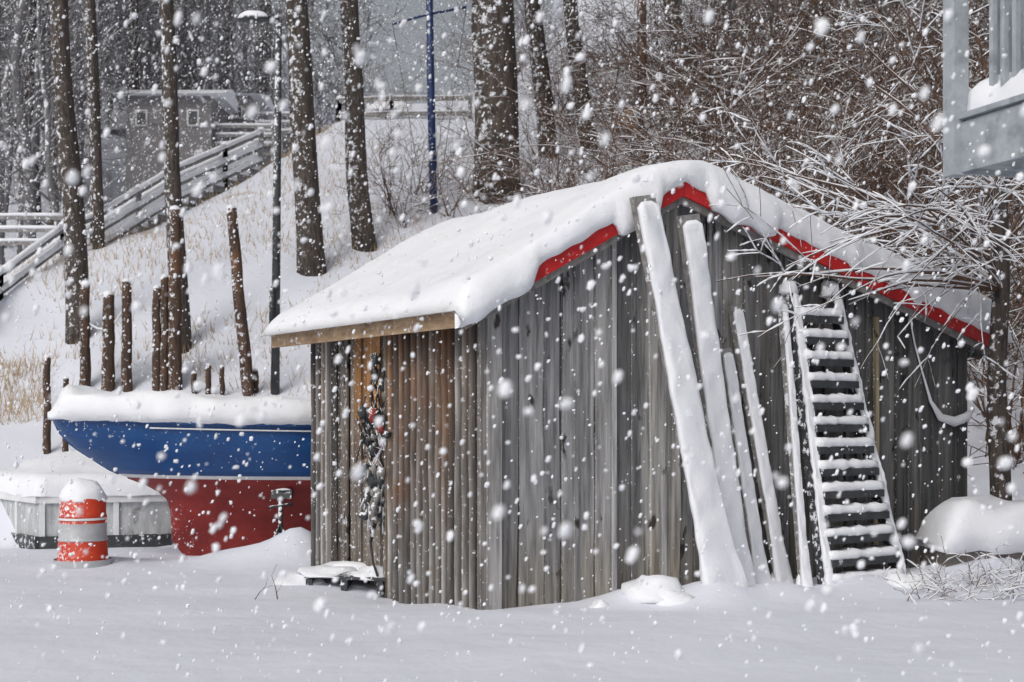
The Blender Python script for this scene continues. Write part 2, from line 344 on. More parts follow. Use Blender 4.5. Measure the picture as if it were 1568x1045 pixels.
# ------------------------------------------------------------ leaning things
def strip(b,p0,p1,side,wid0,wid1,th,k,nseg=24,nzs=0,off=Vector((0,0,0)),seed=0,round_=False,nf=9,flare=0):
    p0=Vector(p0);p1=Vector(p1); t=(p1-p0).normalized(); side=(side-t*side.dot(t)).normalized(); nn=side.cross(t).normalized()
    if nn.y>0: nn=-nn
    sec=12 if round_ else 4; vs=[]
    for i in range(nseg+1):
        f=i/nseg; c=p0.lerp(p1,f)+off; ww=(wid0+(wid1-wid0)*f)*(1+flare*max(0,1-f/.25)**2)
        w=ww/2*(1+nzs*(fn(f*nf,seed*7.3)+.8*fn(f*nf*4,seed*2.3))); w2=ww/2*(1+nzs*(fn(f*nf+50,seed*7.3)+.8*fn(f*nf*4+9,seed*2.3))); h=th*(1+2.0*nzs*fn(f*7,seed*3.1+9))*(1+flare*max(0,1-f/.25)**2)
        if round_:
            e=min(1,min(f,1-f)*nseg/1.0+.5)
            for j in range(sec):
                a=math.pi*j/(sec-1); x=math.cos(a); x=math.copysign(abs(x)**.5,x)
                vs.append(c+side*x*(w if x>0 else w2)*e+nn*(max(0,math.sin(a))**.45*h*e*(1+.4*fn(f*18,j*.6,seed))))
        else:
            vs+=[c+side*w,c+side*w+nn*h,c-side*w2+nn*h,c-side*w2]
    fs=[(i*sec+j,i*sec+(j+1)%sec,(i+1)*sec+(j+1)%sec,(i+1)*sec+j) for i in range(nseg) for j in range(sec)]
    fs+=[tuple(range(sec))[::-1],tuple(nseg*sec+j for j in range(sec))]
    b.add(vs,fs,k,smooth=round_); return nn
def onwall(px,py,off=.05):
    r=(px-CX)/F
    o=C0-e2*off; t=(o.x-r*o.y)/(r*e1.y-e1.x); p=o+e1*t; p.z=EYE+(HY-py)/F*p.y; return p
def foot(px,py,z=-.05):
    Y=(EYE-z)*F/(py-HY); return Vector(((px-CX)/F*Y,Y,z))
def plank(pt,pb,wt,wb,sn,seed,topoff,name='leaning_plank'):
    b=MB(); t=onwall(*pt,topoff); f=foot(*pb)
    nn=strip(b,f,t,e1,wt*1.02,wt*1.02,.06,'greywood',6)
    strip(b,f,f.lerp(t,.985),e1,wb,wt*.95,sn,'snow',80,.12,off=nn*.055,seed=seed,round_=True,flare=.5,nf=5)
    b.blob(f+Vector((0,0,.03)),wb*.8,wb*.7,.16,seed=seed,nz=.3); b.build(name,origin=f)
plank((980,302),(1106,928),.24,.38,.055,1,.36)
plank((1050,330),(1130,915),.22,.26,.05,2,.36)
plank((1121,468),(1196,905),.12,.15,.035,3,.1)
plank((1106,535),(1163,905),.13,.16,.035,4,.08)
plank((1194,462),(1228,912),.07,.09,.03,5,.1)
b=MB(); bc=foot(1317,905,-.05); tcp=onwall(1238,455,.12)
w0,w1=1.02,.56; BL,BR=bc-e1*w0/2,bc+e1*w0/2; TL,TR=tcp-e1*w1/2,tcp+e1*w1/2
for s,(p,q) in enumerate(((BL,TL),(BR,TR))):
    nn=strip(b,p,q,e1,.085,.075,.09,'dark',6)
    strip(b,p,q,e1,.095,.09,.04,'snow',60,.45,off=nn*.086+e1*.01,seed=20+s,round_=True,nf=16)
for k in range(13):
    f=.035+k*.074; a=BL.lerp(TL,f)+e1*.03; c=BR.lerp(TR,f)-e1*.03
    b.box(a+e2*.03+Vector((0,0,-.02)),c-a,-e2*.17,(0,0,.045),'dark')
    b.box(a-e2*.142+Vector((0,0,-.05)),c-a,-e2*.02,(0,0,.07),'dark')
    for oo,rr0 in ((.04,.045),(.12,.048)):
        b.tube([a.lerp(c,u/12)-e2*oo+Vector((0,0,.055+.012*fn(u*.9,k*3.))) for u in range(13)],[rr0*(1+.6*fn(u*1.1,k*5.1,2)) for u in range(13)],'snow',7)
b.blob(TL+Vector((0,0,.03)),.09,.08,.12,seed=4,nz=.5); b.blob(TR+Vector((0,0,.03)),.1,.08,.13,seed=5,nz=.5)
b.build('leaning_ladder',origin=bc)
b=MB(); hp=[(1392,488),(1400,530),(1412,575),(1424,618),(1438,642),(1460,650),(1478,642),(1490,628)]
pts=[onwall(*q,.08) for q in hp]; b.tube(pts,[.012,.012,.012,.018,.03,.04,.035,.015],'dark',6)
b.tube([p+Vector((0,-.02,.02)) for p in pts],[.008,.008,.009,.018,.04,.055,.045,.014],'snow',8,nz=.4); b.build('hanging_hose',origin=pts[0])
b=MB()
for (px,py,r,h,sd) in ((1000,925,.28,.2,1),(918,930,.1,.1,2),(1030,928,.2,.13,3),(1390,905,.25,.15,8)):
    f=foot(px,py,0); b.blob((f.x,f.y,H(f.x,f.y)-.05),r,r*.8,h,seed=sd,nz=.35)
b.build('snow_mounds')
b=MB(); pc=P(535,900,13.0); pc.z=0
for k in range(4): b.box(pc+Vector((-.42,-.1+k*.16,.07)),(.8,-.25,0),(0,.09,0),(0,0,.03),'dark')
for k in range(3): b.box(pc+Vector((-.4+k*.35,-.15-k*.11,-.05)),(.06,0,0),(0,.65,0),(0,0,.118),'dark')
b.blob(pc+Vector((-.22,.12,.09)),.3,.3,.07,seed=1,nz=.5); b.blob(pc+Vector((.25,-.08,.08)),.22,.2,.1,seed=2,nz=.5); b.blob(pc+Vector((.05,.35,.08)),.4,.25,.1,seed=3,nz=.4); b.blob(pc+Vector((-.5,.1,-.05)),.3,.3,.12,seed=5,nz=.4)
b.build('snowy_pallet',origin=pc)
# ------------------------------------------------------------ boat
boat=empty('fishing_boat',Vector((-5.35,15.6,0)))
bd=Vector((.95,.31,0)).normalized(); bn=Vector((-bd.y,bd.x,0)); BO_=Vector((-5.35,15.6,0)); LB=5.7
def Bp(x,y,z): return BO_+bd*x+bn*y+Vector((0,0,z))
zl=[-.16,-.05,.1,.25,.4,.52,.62,.72,.80,.86,.90,.95,1.05,1.18,1.30,1.42,1.50]
def xst(z): return float(np.interp(z,[-.16,-.05,.15,.5,.66,.78,.88,.95,1.2,1.35,1.5],[1.75,1.5,1.36,1.34,1.27,1.05,.78,.62,.22,.07,0]))
def hw(z): return float(np.interp(z,[-.16,0,.25,.45,.65,.8,.95,1.2,1.5],[.05,.08,.17,.36,.62,.78,.87,.95,1.0]))
def ent(f): f=min(1,f/.55); return (1-(1-f)**2)**.62
NX=44
def sheer(f): return .10*(1-f)**2
b=MB(); 
for sgn in (1,-1):
    for j in range(len(zl)-1):
        vs=[]
        for z in (zl[j],zl[j+1]):
            for i in range(NX+1):
                f=(i/NX)**1.3; xx=xst(z); vs.append(Bp(xx+(LB-xx)*f, -sgn*(hw(z)*ent(f)+.012), z+sheer(f)*max(0,(z-.3)/1.2)))
        k='hullred' if zl[j]<.855 else 'white' if zl[j]<.90 else 'blue'
        b.add(vs,[(i,i+1,NX+2+i,NX+1+i) if sgn==1 else (i+1,i,NX+1+i,NX+2+i) for i in range(NX)],k,smooth=True)
for z0,z1,k in ((-.16,.86,'hullred'),(.9,1.5,'blue')):
    zz=np.linspace(z0,z1,14); b.tube([Bp(xst(z)+.015,0,z+.1*max(0,(z-.3)/1.2)) for z in zz],.02,k,6)
vs=[Bp(LB,-hw(z)-.012,z) for z in zl]+[Bp(LB,hw(z)+.012,z) for z in zl[::-1]]; b.add(vs,[tuple(range(len(vs)))],'blue')
b.build('hull',parent=boat,origin=BO_)
b=MB()
for sgn in (-1,1):
    def g(f,dz,dy): return Bp(LB*f,sgn*(ent(f)*1.0+dy),1.5+sheer(f)+dz)
    fr=[(i/40)**1.3 for i in range(41)]
    b.tube([g(f,-.012,.03) for f in fr],.02,'blue',6)
    b.tube([g(f,-.075,.018) for f in fr if f>.17],.010,'white',6)
b.build('rub_rail',parent=boat,origin=BO_)
b=MB(); rings=[]; nr=16
for i in range(61):
    f=(i/60)**1.3; w=ent(f)*1.0+.05; e=sm(0,.04,f)*.8+.2
    rings.append([Bp(LB*f-.05*(1-f), w*math.copysign(abs(math.cos(a))**.55,math.cos(a))*(1+.05*fn(f*20,a)), 1.49+sheer(f)+(.03*fn(f*30,3.3) if a in (0,math.pi) else 0)+e*(.35+.10*fn(f*7,a)+.05*fn(f*22,a*2))*max(0,math.sin(a))**.5) for a in [math.pi*k/nr for k in range(nr+1)]])
vs=[p for r in rings for p in r]; n1=nr+1
b.add(vs,[(i*n1+k,i*n1+k+1,(i+1)*n1+k+1,(i+1)*n1+k) for i in range(60) for k in range(nr)]+[(i*n1+nr,i*n1,(i+1)*n1,(i+1)*n1+nr) for i in range(60)]+[tuple(range(n1)),tuple(60*n1+k for k in range(n1))],'snow',smooth=True)
b.build('deck_snow',parent=boat,origin=BO_)
b=MB(); jb=P(428,868,15.6); jb.z=-.1
top=jb+Vector((0,.1,.78)); b.tube([jb,top],.028,'dark',8)
for a in (0,2.1,4.2): b.tube([jb+Vector((0,.02,.45)),jb+Vector((.3*math.cos(a),.3*math.sin(a)-.05,.0))],.02,'dark',6)
b.box(top+Vector((-.12,0,-.02)),(.24,0,0),(0,.12,.0),(0,.03,.1),'dark'); b.tube([top+Vector((-.14,-.03,-.12)),top+Vector((.14,-.03,-.08))],.02,'dark',6)
b.blob(top+Vector((.02,.05,.08)),.09,.05,.02,seed=2)
b.build('boat_stand',origin=jb)
# ------------------------------------------------------------ traffic drum
b=MB(); dc=foot(127,868,0); dc.z=H(dc.x,dc.y)-.05
for pr,k in zip(([(.30,0),(.30,.07),(.268,.075),(.266,.14)],[(.266,.14),(.262,.145),(.256,.31)],[(.256,.31),(.262,.315),(.262,.325),(.255,.335),(.25,.345),(.25,.50)],[(.25,.50),(.246,.505),(.244,.56),(.25,.565),(.25,.58),(.243,.59),(.24,.76),(.21,.79),(.02,.8)]),('orangeplastic','orangeplastic','greyband','orangeplastic')):
    vs=[];nu=32
    for r,z in pr:
        for j in range(nu): a=2*math.pi*j/nu; vs.append(dc+Vector((r*math.cos(a),r*math.sin(a),z)))
    b.add(vs,[(i*nu+j,i*nu+(j+1)%nu,(i+1)*nu+(j+1)%nu,(i+1)*nu+j) for i in range(len(pr)-1) for j in range(nu)],k,smooth=True)
b.tube([dc+Vector((0,0,.02)),dc+Vector((0,0,.11))],.303,'greyband',32,cap=False)
b.tube([dc+Vector((0,0,.535)),dc+Vector((0,0,.56))],.2515,'white',32,cap=False)
b.blob(dc+Vector((0,0,.75)),.25,.25,.23,nz=.14,seed=3,nu=24,nv=14)
b.build('traffic_drum',origin=dc)
# ------------------------------------------------------------ dock wall
K=P(60,0,17.0); K.z=0; R=P(262,0,17.45); R.z=0; Lc=P(-80,0,19.6); Lc.z=0
b=MB()
poly=[Lc,K,R,R+Vector((.3,1.6,0)),Lc+Vector((.3,1.6,0))]
vs=[p+Vector((0,0,-.3)) for p in poly]+[p+Vector((0,0,.62)) for p in poly]
b.add(vs,[(0,1,6,5),(1,2,7,6),(2,3,8,7),(3,4,9,8),(4,0,5,9),(5,6,7,8,9)],'dock')
for p,q in ((Lc,K),(K,R)):
    d=(q-p); n=Vector((d.y,-d.x,0)).normalized()
    for k in range(int(d.length/.9)+1): b.box(p+d.normalized()*min(k*.9,d.length-.1)+n*.001,d.normalized()*.07,n*.03,(0,0,.6),'white')
    b.box(p+n*.001+Vector((0,0,.52)),d,n*.045,(0,0,.1),'white'); b.box(p+n*.001+Vector((0,0,-.1)),d,n*.05,(0,0,.2),'dark')
vs=[];ns=40
for i in range(ns+1):
    f=i/ns; 
    e=(Lc.lerp(K,f/.6) if f<.6 else K.lerp(R,(f-.6)/.4)); q=e+Vector((.15,1.7,0))
    for k in range(14):
        g=k/13; 
        if k<5: a=k/4*math.pi/2; pt=e+Vector((0,-(.07+.05*fn(f*8,3))*math.cos(a)+.2*(1-math.cos(a)),0)); z=.6+.28*math.sin(a)**.8+.05*fn(f*9,g*3)
        else: pt=e.lerp(q,(k-4)/9)+Vector((0,.2*(1-(k-4)/9),0)); z=.88+.09*fn(f*7,g*4)+.25*(k-4)/9
        vs.append(pt+Vector((0,0,z)))
b.add(vs,[(i*14+k,(i+1)*14+k,(i+1)*14+k+1,i*14+k+1) for i in range(ns) for k in range(13)],'snow',smooth=True)
b.build('low_dock_wall',origin=K)
# ------------------------------------------------------------ pilings
def piling(px,pyt,pyb,wpx,pybot_px=None):
    g=ground_at(pybot_px or px,pyb); t=P(px,pyt,g.y); g=g-Vector((0,0,.4)); r=wpx/2/F*g.y*1.12
    b=MB(); n=14; pts=[g.lerp(t,i/n)+Vector((.02*fn(i*.3,px),0,0)) for i in range(n+1)]
    b.tube(pts,[r*(1.05-.2*i/n) for i in range(n+1)],'pile',12,nz=.16,seed=px*.1)
    b.blob(t,r*.85,r*.85,r*.7,seed=px,nu=10,nv=6)
    b.build('wooden_piling',origin=g)
for a in ((72,548,700,11),(101,580,700,9),(130,436,600,15),(166,452,602,18),(194,432,600,15),(240,442,602,13),(252,425,602,12),(268,322,603,19),(297,572,606,9),(319,560,608,9),(340,562,608,8),(391,568,606,9)): piling(*a)
piling(354,320,606,17,pybot_px=384)
b=MB(); 
p=ground_at(130,600); q=P(193,470,p.y); p=P(130,490,p.y)
b.tube([p.lerp(q,i/8)+Vector((0,0,-.25*math.sin(math.pi*i/8))) for i in range(9)],.02,'snow',5); b.build('mooring_rope',origin=p)
# ------------------------------------------------------------ branches / trees
def limb(b,p,d,L,r,depth,R,k,grav=0.,wig=.18,sides=5,nch=5,snow=False,seg=6,minr=.003,ratio=.6,cr=.55,sr=1.0):
    pts=[Vector(p)]; d=Vector(d).normalized(); dirs=[d.copy()]
    for i in range(seg):
        d=(d+Vector((R.uniform(-wig,wig),R.uniform(-wig,wig),R.uniform(-wig,wig)+grav))).normalized()
        pts.append(pts[-1]+d*L/seg); dirs.append(d.copy())
    rad=[max(minr,r*(1-.75*i/seg)) for i in range(seg+1)]
    b.tube(pts,rad,k,sides,cap=False)
    if snow:
        sp=[q+Vector((0,0,rr_*.9+.004*(sr-1))) for q,rr_ in zip(pts,rad)]
        b.tube(sp,[max(.005,rr_*.8)*sr*(1.15 if 0<i<seg else .6)*R.uniform(.45,1.5)*(1 if abs(dirs[i].z)<.75 else .3) for i,rr_ in enumerate(rad)],'snow',4,cap=False)
    if depth>0:
        for c in range(nch):
            i=R.randint(1,seg); q=pts[i]
            a=dirs[i]; s=Vector((R.uniform(-1,1),R.uniform(-1,1),R.uniform(-.5,.8))); s=(s-a*s.dot(a)).normalized()
            limb(b,q,a*R.uniform(.5,1)+s*R.uniform(.5,.95),L*ratio*R.uniform(.6,1.1),rad[i]*cr,depth-1,R,k,grav,wig,max(3,sides-1),nch,snow,max(3,seg-1),minr,ratio,cr,sr)
def tree_mesh(name,seed,Ht,r,first,k,nl=12,nch=5,depth=2,curve=.012,minr=.012,sides=12):
    R=random.Random(seed); b=MB(); n=18
    pts=[Vector((curve*Ht*fn(i*.22,seed),curve*Ht*fn(i*.22,seed+9.),-.5+(Ht+.5)*i/n)) for i in range(n+1)]
    rad=[r*(1.0-.8*(i/n)**1.2)+(r*.15 if i==0 else 0) for i in range(n+1)]
    b.tube(pts,rad,k,sides,nz=.22,seed=seed)
    for c in range(nl):
        f=first+(1-first)*(c+R.random()*.8)/nl; i=min(n-1,int(f*n)); q=pts[i].lerp(pts[i+1],f*n-i); a=R.uniform(0,6.28)
        limb(b,q,(math.cos(a),math.sin(a),R.uniform(.4,1.1)),Ht*(.34-.2*f)*R.uniform(.8,1.2),rad[i]*.38,depth,R,k,.05,.2,4,nch,False,5,minr)
    return b.build(name,link=False)
big=[tree_mesh('bare_tree',s,20,.28,.56,'bark',12,5,2,.008) for s in (1,2,3)]
def put_tree(px,py,wpx,lean=0,me=None,name='bare_tree',y0=17.):
    g=ground_at(px,py,y0); ob=bpy.data.objects.new(name,me or rng.choice(big)); bpy.context.collection.objects.link(ob)
    ob.location=g; s=(wpx/2/F*g.y)/.28; ob.scale=(s,s,min(1.3,max(.8,s)))
    ob.rotation_euler=(Matrix.Rotation(lean,3,'Y')@Matrix.Rotation(rng.uniform(0,6.28),3,'Z')).to_euler(); return ob
put_tree(118,520,36,-.05); put_tree(45,345,34,-.01); put_tree(278,540,29,-.05); put_tree(478,418,42,-.06); put_tree(560,382,34,-.07)
put_tree(757,300,70,-.0,y0=18.5); put_tree(838,240,28,-.10); put_tree(900,230,26,-.12); put_tree(1070,215,26,-.2); put_tree(405,250,28,-.01)
put_tree(205,350,22,.0); put_tree(345,250,22,.02); put_tree(150,380,20,-.03); put_tree(85,360,22,.01)
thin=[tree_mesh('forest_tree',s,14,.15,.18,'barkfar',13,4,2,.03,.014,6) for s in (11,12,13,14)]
forest=empty('background_forest',(-20,60,H(-20,60)))
def inst(me,loc,s,parent,name,tilt=.08):
    ob=bpy.data.objects.new(name,me); bpy.context.collection.objects.link(ob); ob.location=loc; ob.scale=(s,s,s)
    ob.rotation_euler=(rng.uniform(-tilt,tilt),rng.uniform(-tilt,tilt),rng.uniform(0,6.28)); ob.parent=parent; ob.matrix_parent_inverse=Matrix.Translation(-parent.location)
cnt=0
while cnt<155:
    Y=rng.uniform(38,100); a=rng.uniform(-.42,-.10); X=a*Y
    if -.21<a and (Y<60 or rng.random()<.75): continue
    if -.32<a<-.19 and Y<53: continue
    if H(X,Y)<3.9 : continue
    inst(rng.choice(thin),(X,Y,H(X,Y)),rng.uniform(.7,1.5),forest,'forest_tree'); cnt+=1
for c in range(40):
    Y=rng.uniform(34,75); X=rng.uniform(.08,.42)*Y; inst(rng.choice(thin),(X,Y,H(X,Y)),rng.uniform(.6,1.2),forest,'forest_tree',.25)
def shrub_mesh(name,seed,n,L,k='twig',snow=True,bias=Vector((-.5,0,0))):
    R=random.Random(seed); b=MB()
    for c in range(n):
        a=R.uniform(0,6.28); el=R.uniform(.3,1.5)
        d=Vector((math.cos(a)*math.cos(el),math.sin(a)*math.cos(el),math.sin(el)))+bias*R.random()
        limb(b,(R.uniform(-.3,.3),R.uniform(-.3,.3),-.1),d,L*R.uniform(.6,1.1),.02,2,R,k,-.06,.13,3,4,snow and R.random()<.33,5,.006,.5,.6)
    return b.build(name,link=False)
shr=[shrub_mesh('shrub',s,13,3.2) for s in (21,22,23,24)]
thick=empty('brush_thicket',(6,30,H(6,30)))
for c in range(170):
    Y=18.5+26*rng.random()**1.1; a=rng.uniform(.0,.44)
    if a<.08 and rng.random()<.6: continue
    X=a*Y
    inst(rng.choice(shr),(X,Y,H(X,Y)),rng.uniform(.7,1.35)*(.75 if a<.1 else 1.1),thick,'shrub',.15)
for px,py in ((620,350),(600,330),(690,330),(340,180),(230,300),(585,130),(300,215),(160,330),(640,300)):
    g=ground_at(px,py); inst(rng.choice(shr),g,rng.uniform(.4,.7),thick,'shrub',.1)
b=MB(); R=random.Random(5)
for c in range(9000):
    Y=R.uniform(21,36); X=R.uniform(-.40,-.02)*Y
    if fn(X*.3,Y*.3,8)<-.02+R.uniform(-.15,.1): continue
    z=H(X,Y); h=R.uniform(.08,.34); l=Vector((R.uniform(-.15,.15),R.uniform(-.1,.1),h)); w=.005+R.random()*.006
    p=Vector((X,Y,z-.03)); b.add([p+Vector((-w,0,0)),p+Vector((w,0,0)),p+l],[(0,1,2)],'grass')
for c in range(400):
    px=R.uniform(-20,75); Y=R.uniform(20.5,23); X=(px-CX)/F*Y; p=Vector((X,Y,H(X,Y)-.03)); l=Vector((R.uniform(-.15,.15),0,R.uniform(.15,.4))); w=.007
    b.add([p+Vector((-w,0,0)),p+Vector((w,0,0)),p+l],[(0,1,2)],'grass')
b.build('dry_grass')
# ------------------------------------------------------------ snow-laden tree by the shed
b=MB(); R=random.Random(9); tp=Vector((5.12,14.1,H(5.12,14.1)-.3))
pts=[tp+Vector((.02*math.sin(i),.02*math.cos(i*1.3),i*.45)) for i in range(12)]
b.tube(pts,[.12-.004*i for i in range(12)],'bark',10,nz=.2)
def toward(p,q,r,nch=5,grav=-.04,sr=1.3,ratio=.36):
    p=Vector(p);q=Vector(q); limb(b,p,(q-p)+Vector((0,0,.45)),(q-p).length*1.05,r,2,R,'twig',grav,.10,5,nch,True,9,.0035,ratio,.5,sr)
for (px,py,Y) in ((1180,395,12.2),(1165,430,12.1),(1215,340,12.4),(1300,300,12.2),(1250,360,12.0),(1380,270,12.2),(1340,380,11.9),(1420,330,11.8),(1200,290,13.0),(1460,390,12.2),(1330,250,12.6),(1150,260,14.0),(1200,240,14.3),(1400,410,12.1),(1290,340,11.9),(1350,320,11.7),(1450,350,11.5),(1480,300,11.5)):
    q=P(px,py,Y); st=pts[rng.choice([7,8,9])]; toward(st,q,.019)
for c in range(12):
    a=R.uniform(0,6.28); toward(pts[R.choice([8,9,10,11])],pts[10]+Vector((2.0*math.cos(a),1.2*math.sin(a)+.7,R.uniform(-.1,1.8))),.02,sr=1.0)
b.build('snow_laden_tree',origin=tp)
# ------------------------------------------------------------ right snowy block and twigs
b=MB(); kb=P(1448,865,13.0)
b.box(kb+Vector((0,0,-.35)),(1.5,-.1,0),(0,.7,0),(0,0,.50),'concrete')
rings=[]
for i in range(19):
    f=i/18; e=math.sqrt(max(.02,1-(abs(2*f-1))**5)); rings.append([kb+Vector((-.07+1.64*f,.33-(.46+.04*fn(f*6,a))*math.copysign(abs(math.cos(a))**.5,math.cos(a)),.13+.05*fn(f*7,2.)+.50*e*(1+.25*fn(f*4,a))*max(0,math.sin(a))**.45)) for a in [math.pi*k/14 for k in range(15)]])
vs=[p for r in rings for p in r]; b.add(vs,[(i*15+k,(i+1)*15+k,(i+1)*15+k+1,i*15+k+1) for i in range(18) for k in range(14)]+[(i*15+14,(i+1)*15+14,(i+1)*15,i*15) for i in range(18)]+[tuple(range(15))],'snow',smooth=True)
b.build('snow_covered_block',origin=kb)
b=MB(); R=random.Random(12)
for c in range(60):
    px=R.uniform(1385,1600); Y=R.uniform(11.7,12.7); X=(px-CX)/F*Y; a=R.uniform(0,6.28)
    limb(b,(X,Y,H(X,Y)-.02),(math.cos(a),math.sin(a)*.5,R.uniform(.3,1)),R.uniform(.2,.42),.006,1,R,'twig',-.08,.25,3,3,True,4,.003,.6,.55,1.1)
b.build('low_twiggy_shrub')
b=MB(); f=foot(425,918,0)
limb(b,f,(.0,0,1),.22,.006,1,R,'twig',0,.2,4,2,False,4,.002); limb(b,f+Vector((-.2,0,0)),(.3,0,.5),.15,.005,1,R,'twig',0,.2,4,2,False,4,.002); b.build('weed_stalk',origin=f)
# ------------------------------------------------------------ lamp, mast, pole
g=ground_at(421,606); b=MB(); Yl=g.y
b.tube([g-Vector((0,0,.3)),P(424,300,Yl),P(427,32,Yl)],[.075,.065,.05],'dark',10)
t=P(427,32,Yl); b.tube([t,P(418,24,Yl),P(400,26,Yl)],.035,'dark',8)
h=P(388,30,Yl); b.blob(h,.27,.15,.06,'dark',0,1,16,8,.8); b.blob(h+Vector((0,0,.03)),.25,.14,.11,seed=4)
b.tube([P(418,500,Yl)+Vector((0,-.08,0)),P(418,440,Yl)+Vector((0,-.08,0))],.05,'dark',6)
b.build('street_lamp',origin=g)
g=ground_at(665,328,18.5); b=MB(); Ym=g.y
b.tube([g-Vector((0,0,.5)),P(660,150,Ym),P(655,-160,Ym)],[.085,.085,.07],'mast',10)
b.tube([P(601,37,Ym),P(657,22,Ym),P(714,11,Ym)],.03,'mast',6)
for px,py in ((601,37),(714,11)):
    b.tube([P(655,-160,Ym),P(px,py,Ym),P(660+(px-657)*.15,325,Ym)],.007,'dark',4)
b.build('sailboat_mast',origin=g)
g=ground_at(983,235,18.5); b=MB(); b.tube([g-Vector((0,0,.5)),P(983,-200,g.y)],[.13,.1],'pile',10); b.blob(P(962,185,g.y-.2),.22,.05,.28,'orange',.1,2,12,8,1,(.8,.8,.7)); b.build('utility_pole',origin=g)
# ------------------------------------------------------------ stairway and fences
def rails(b,pts,hgt,nr,step,down,sr=.05):
    for a,c in zip(pts[:-1],pts[1:]):
        n=max(1,round((c-a).length/step)); pp=[a.lerp(c,i/n) for i in range(n+1)]
        for i,q in enumerate(pp):
            b.box(q+Vector((-.05,-.05,-down)),(.1,0,0),(0,.1,0),(0,0,hgt+down),'greywood'); b.blob(q+Vector((0,0,hgt)),.09,.09,.1,seed=i,nu=8,nv=5)
        for u,w in zip(pp[:-1],pp[1:]):
            for r in range(nr):
                z=hgt*(.25+.68*r/max(1,nr-1)); d=(w-u)
                b.box(u+Vector((0,-.08,z-.09)),d,(0,.028,0),(0,0,.12),'greywood')
                b.tube([u.lerp(w,k/6)+Vector((0,-.07,z+.045+.012*fn(k,u.x))) for k in range(7)],[sr*(1+.3*fn(k*1.1,u.x+r)) for k in range(7)],'snow',6)
SP=[(-60,545,23.5),(0,497,25.5),(97,420,27.5),(150,398,28.2),(270,322,30.5),(345,287,32),(400,262,33.2)]
SP=[P(*s) for s in SP]; sw=Vector((-.35,1.3,0))
b=MB()
for a,c in zip(SP[:-1],SP[1:]):
    n=max(2,round(abs(c.z-a.z)/.18)); 
    for i in range(n):
        u=a.lerp(c,i/n); w=a.lerp(c,(i+1)/n); z=w.z
        b.box(Vector((u.x,u.y,z-.06)),(w.x-u.x,w.y-u.y,0),sw,(0,0,.06),'greywood'); b.box(Vector((u.x,u.y-.03,z+.001)),(w.x-u.x,w.y-u.y,0),sw,(0,0,.09),'snow')
        b.box(Vector((u.x,u.y-.035,z-.16)),(w.x-u.x,w.y-u.y,0),(0,.03,0),(0,0,.14),'greywood')
rails(b,SP,1.0,3,1.8,2.2,.06); rails(b,[p+sw for p in SP],1.0,3,1.8,2.2,.06)
b.build('hillside_stairway',origin=SP[0])
def fence(pix,name,hgt=1.0,nr=3,y0=17.,sr=.05):
    g=[ground_at(px,py,y0) for px,py in pix]; pts=[]
    for a,c in zip(g[:-1],g[1:]):
        n=max(1,round((c-a).length/1.7))
        for i in range(n): q=a.lerp(c,i/n); q.z=H(q.x,q.y); pts.append(q)
    pts.append(g[-1]); b=MB(); rails(b,pts,hgt,nr,9,.3,sr); b.build(name,origin=g[0])
fence([(485,200),(520,172),(600,158),(720,140)],'rail_fence',.6,2,17.,.02)
fq=[P(-40,385,36),P(100,385,36)]; b=MB(); rails(b,fq,1.0,3,1.8,1.2); b.build('rail_fence',origin=fq[0])
def house(px,py,Y,w,d,hh,name,k='house'):
    o=P(px,py,Y); e=empty(name,o); b=MB()
    b.box(o-Vector((0,0,3)),(w,0,0),(0,d,0),(0,0,hh+3),k)
    for sx in (.12,.72):
        b.box(o+Vector((w*sx,-.06,hh*.4)),(w*.14,0,0),(0,.05,0),(0,0,hh*.32),'white'); b.box(o+Vector((w*(sx+.02),-.08,hh*.43)),(w*.10,0,0),(0,.019,0),(0,0,hh*.26),'glass')
    b.box(o+Vector((w,.6,-.2)),(2.2,0,0),(0,1.5,0),(0,0,.15),'greywood'); rails(b,[o+Vector((w+.1,.5,-.05)),o+Vector((w+2.2,.5,-.05))],1.0,3,1.0,1.5)
    b.build('walls',parent=e,origin=o); b=MB()
    a=[o+Vector((-.4,-.4,hh)),o+Vector((w+.4,-.4,hh)),o+Vector((w+.4,d+.4,hh)),o+Vector((-.4,d+.4,hh)),o+Vector((-.4,d/2,hh+w*.22)),o+Vector((w+.4,d/2,hh+w*.22))]
    b.add(a,[(0,1,5,4),(2,3,4,5),(0,4,3),(1,2,5),(3,2,1,0)],'snow'); b.build('snowy_roof',parent=e,origin=o)
house(192,225,50,3.2,4,1.9,'hillside_house'); house(298,205,53,2.2,4,1.5,'hillside_house'); house(30,330,66,5.5,6,4.2,'hillside_house')
g=ground_at(590,150); b=MB(); b.blob(g+Vector((0,1.5,.2)),.9,.5,.55,'mast',.2,2); b.blob(g+Vector((0,1.5,.55)),.7,.4,.3,seed=3); b.build('blue_tarp_pile',origin=g)
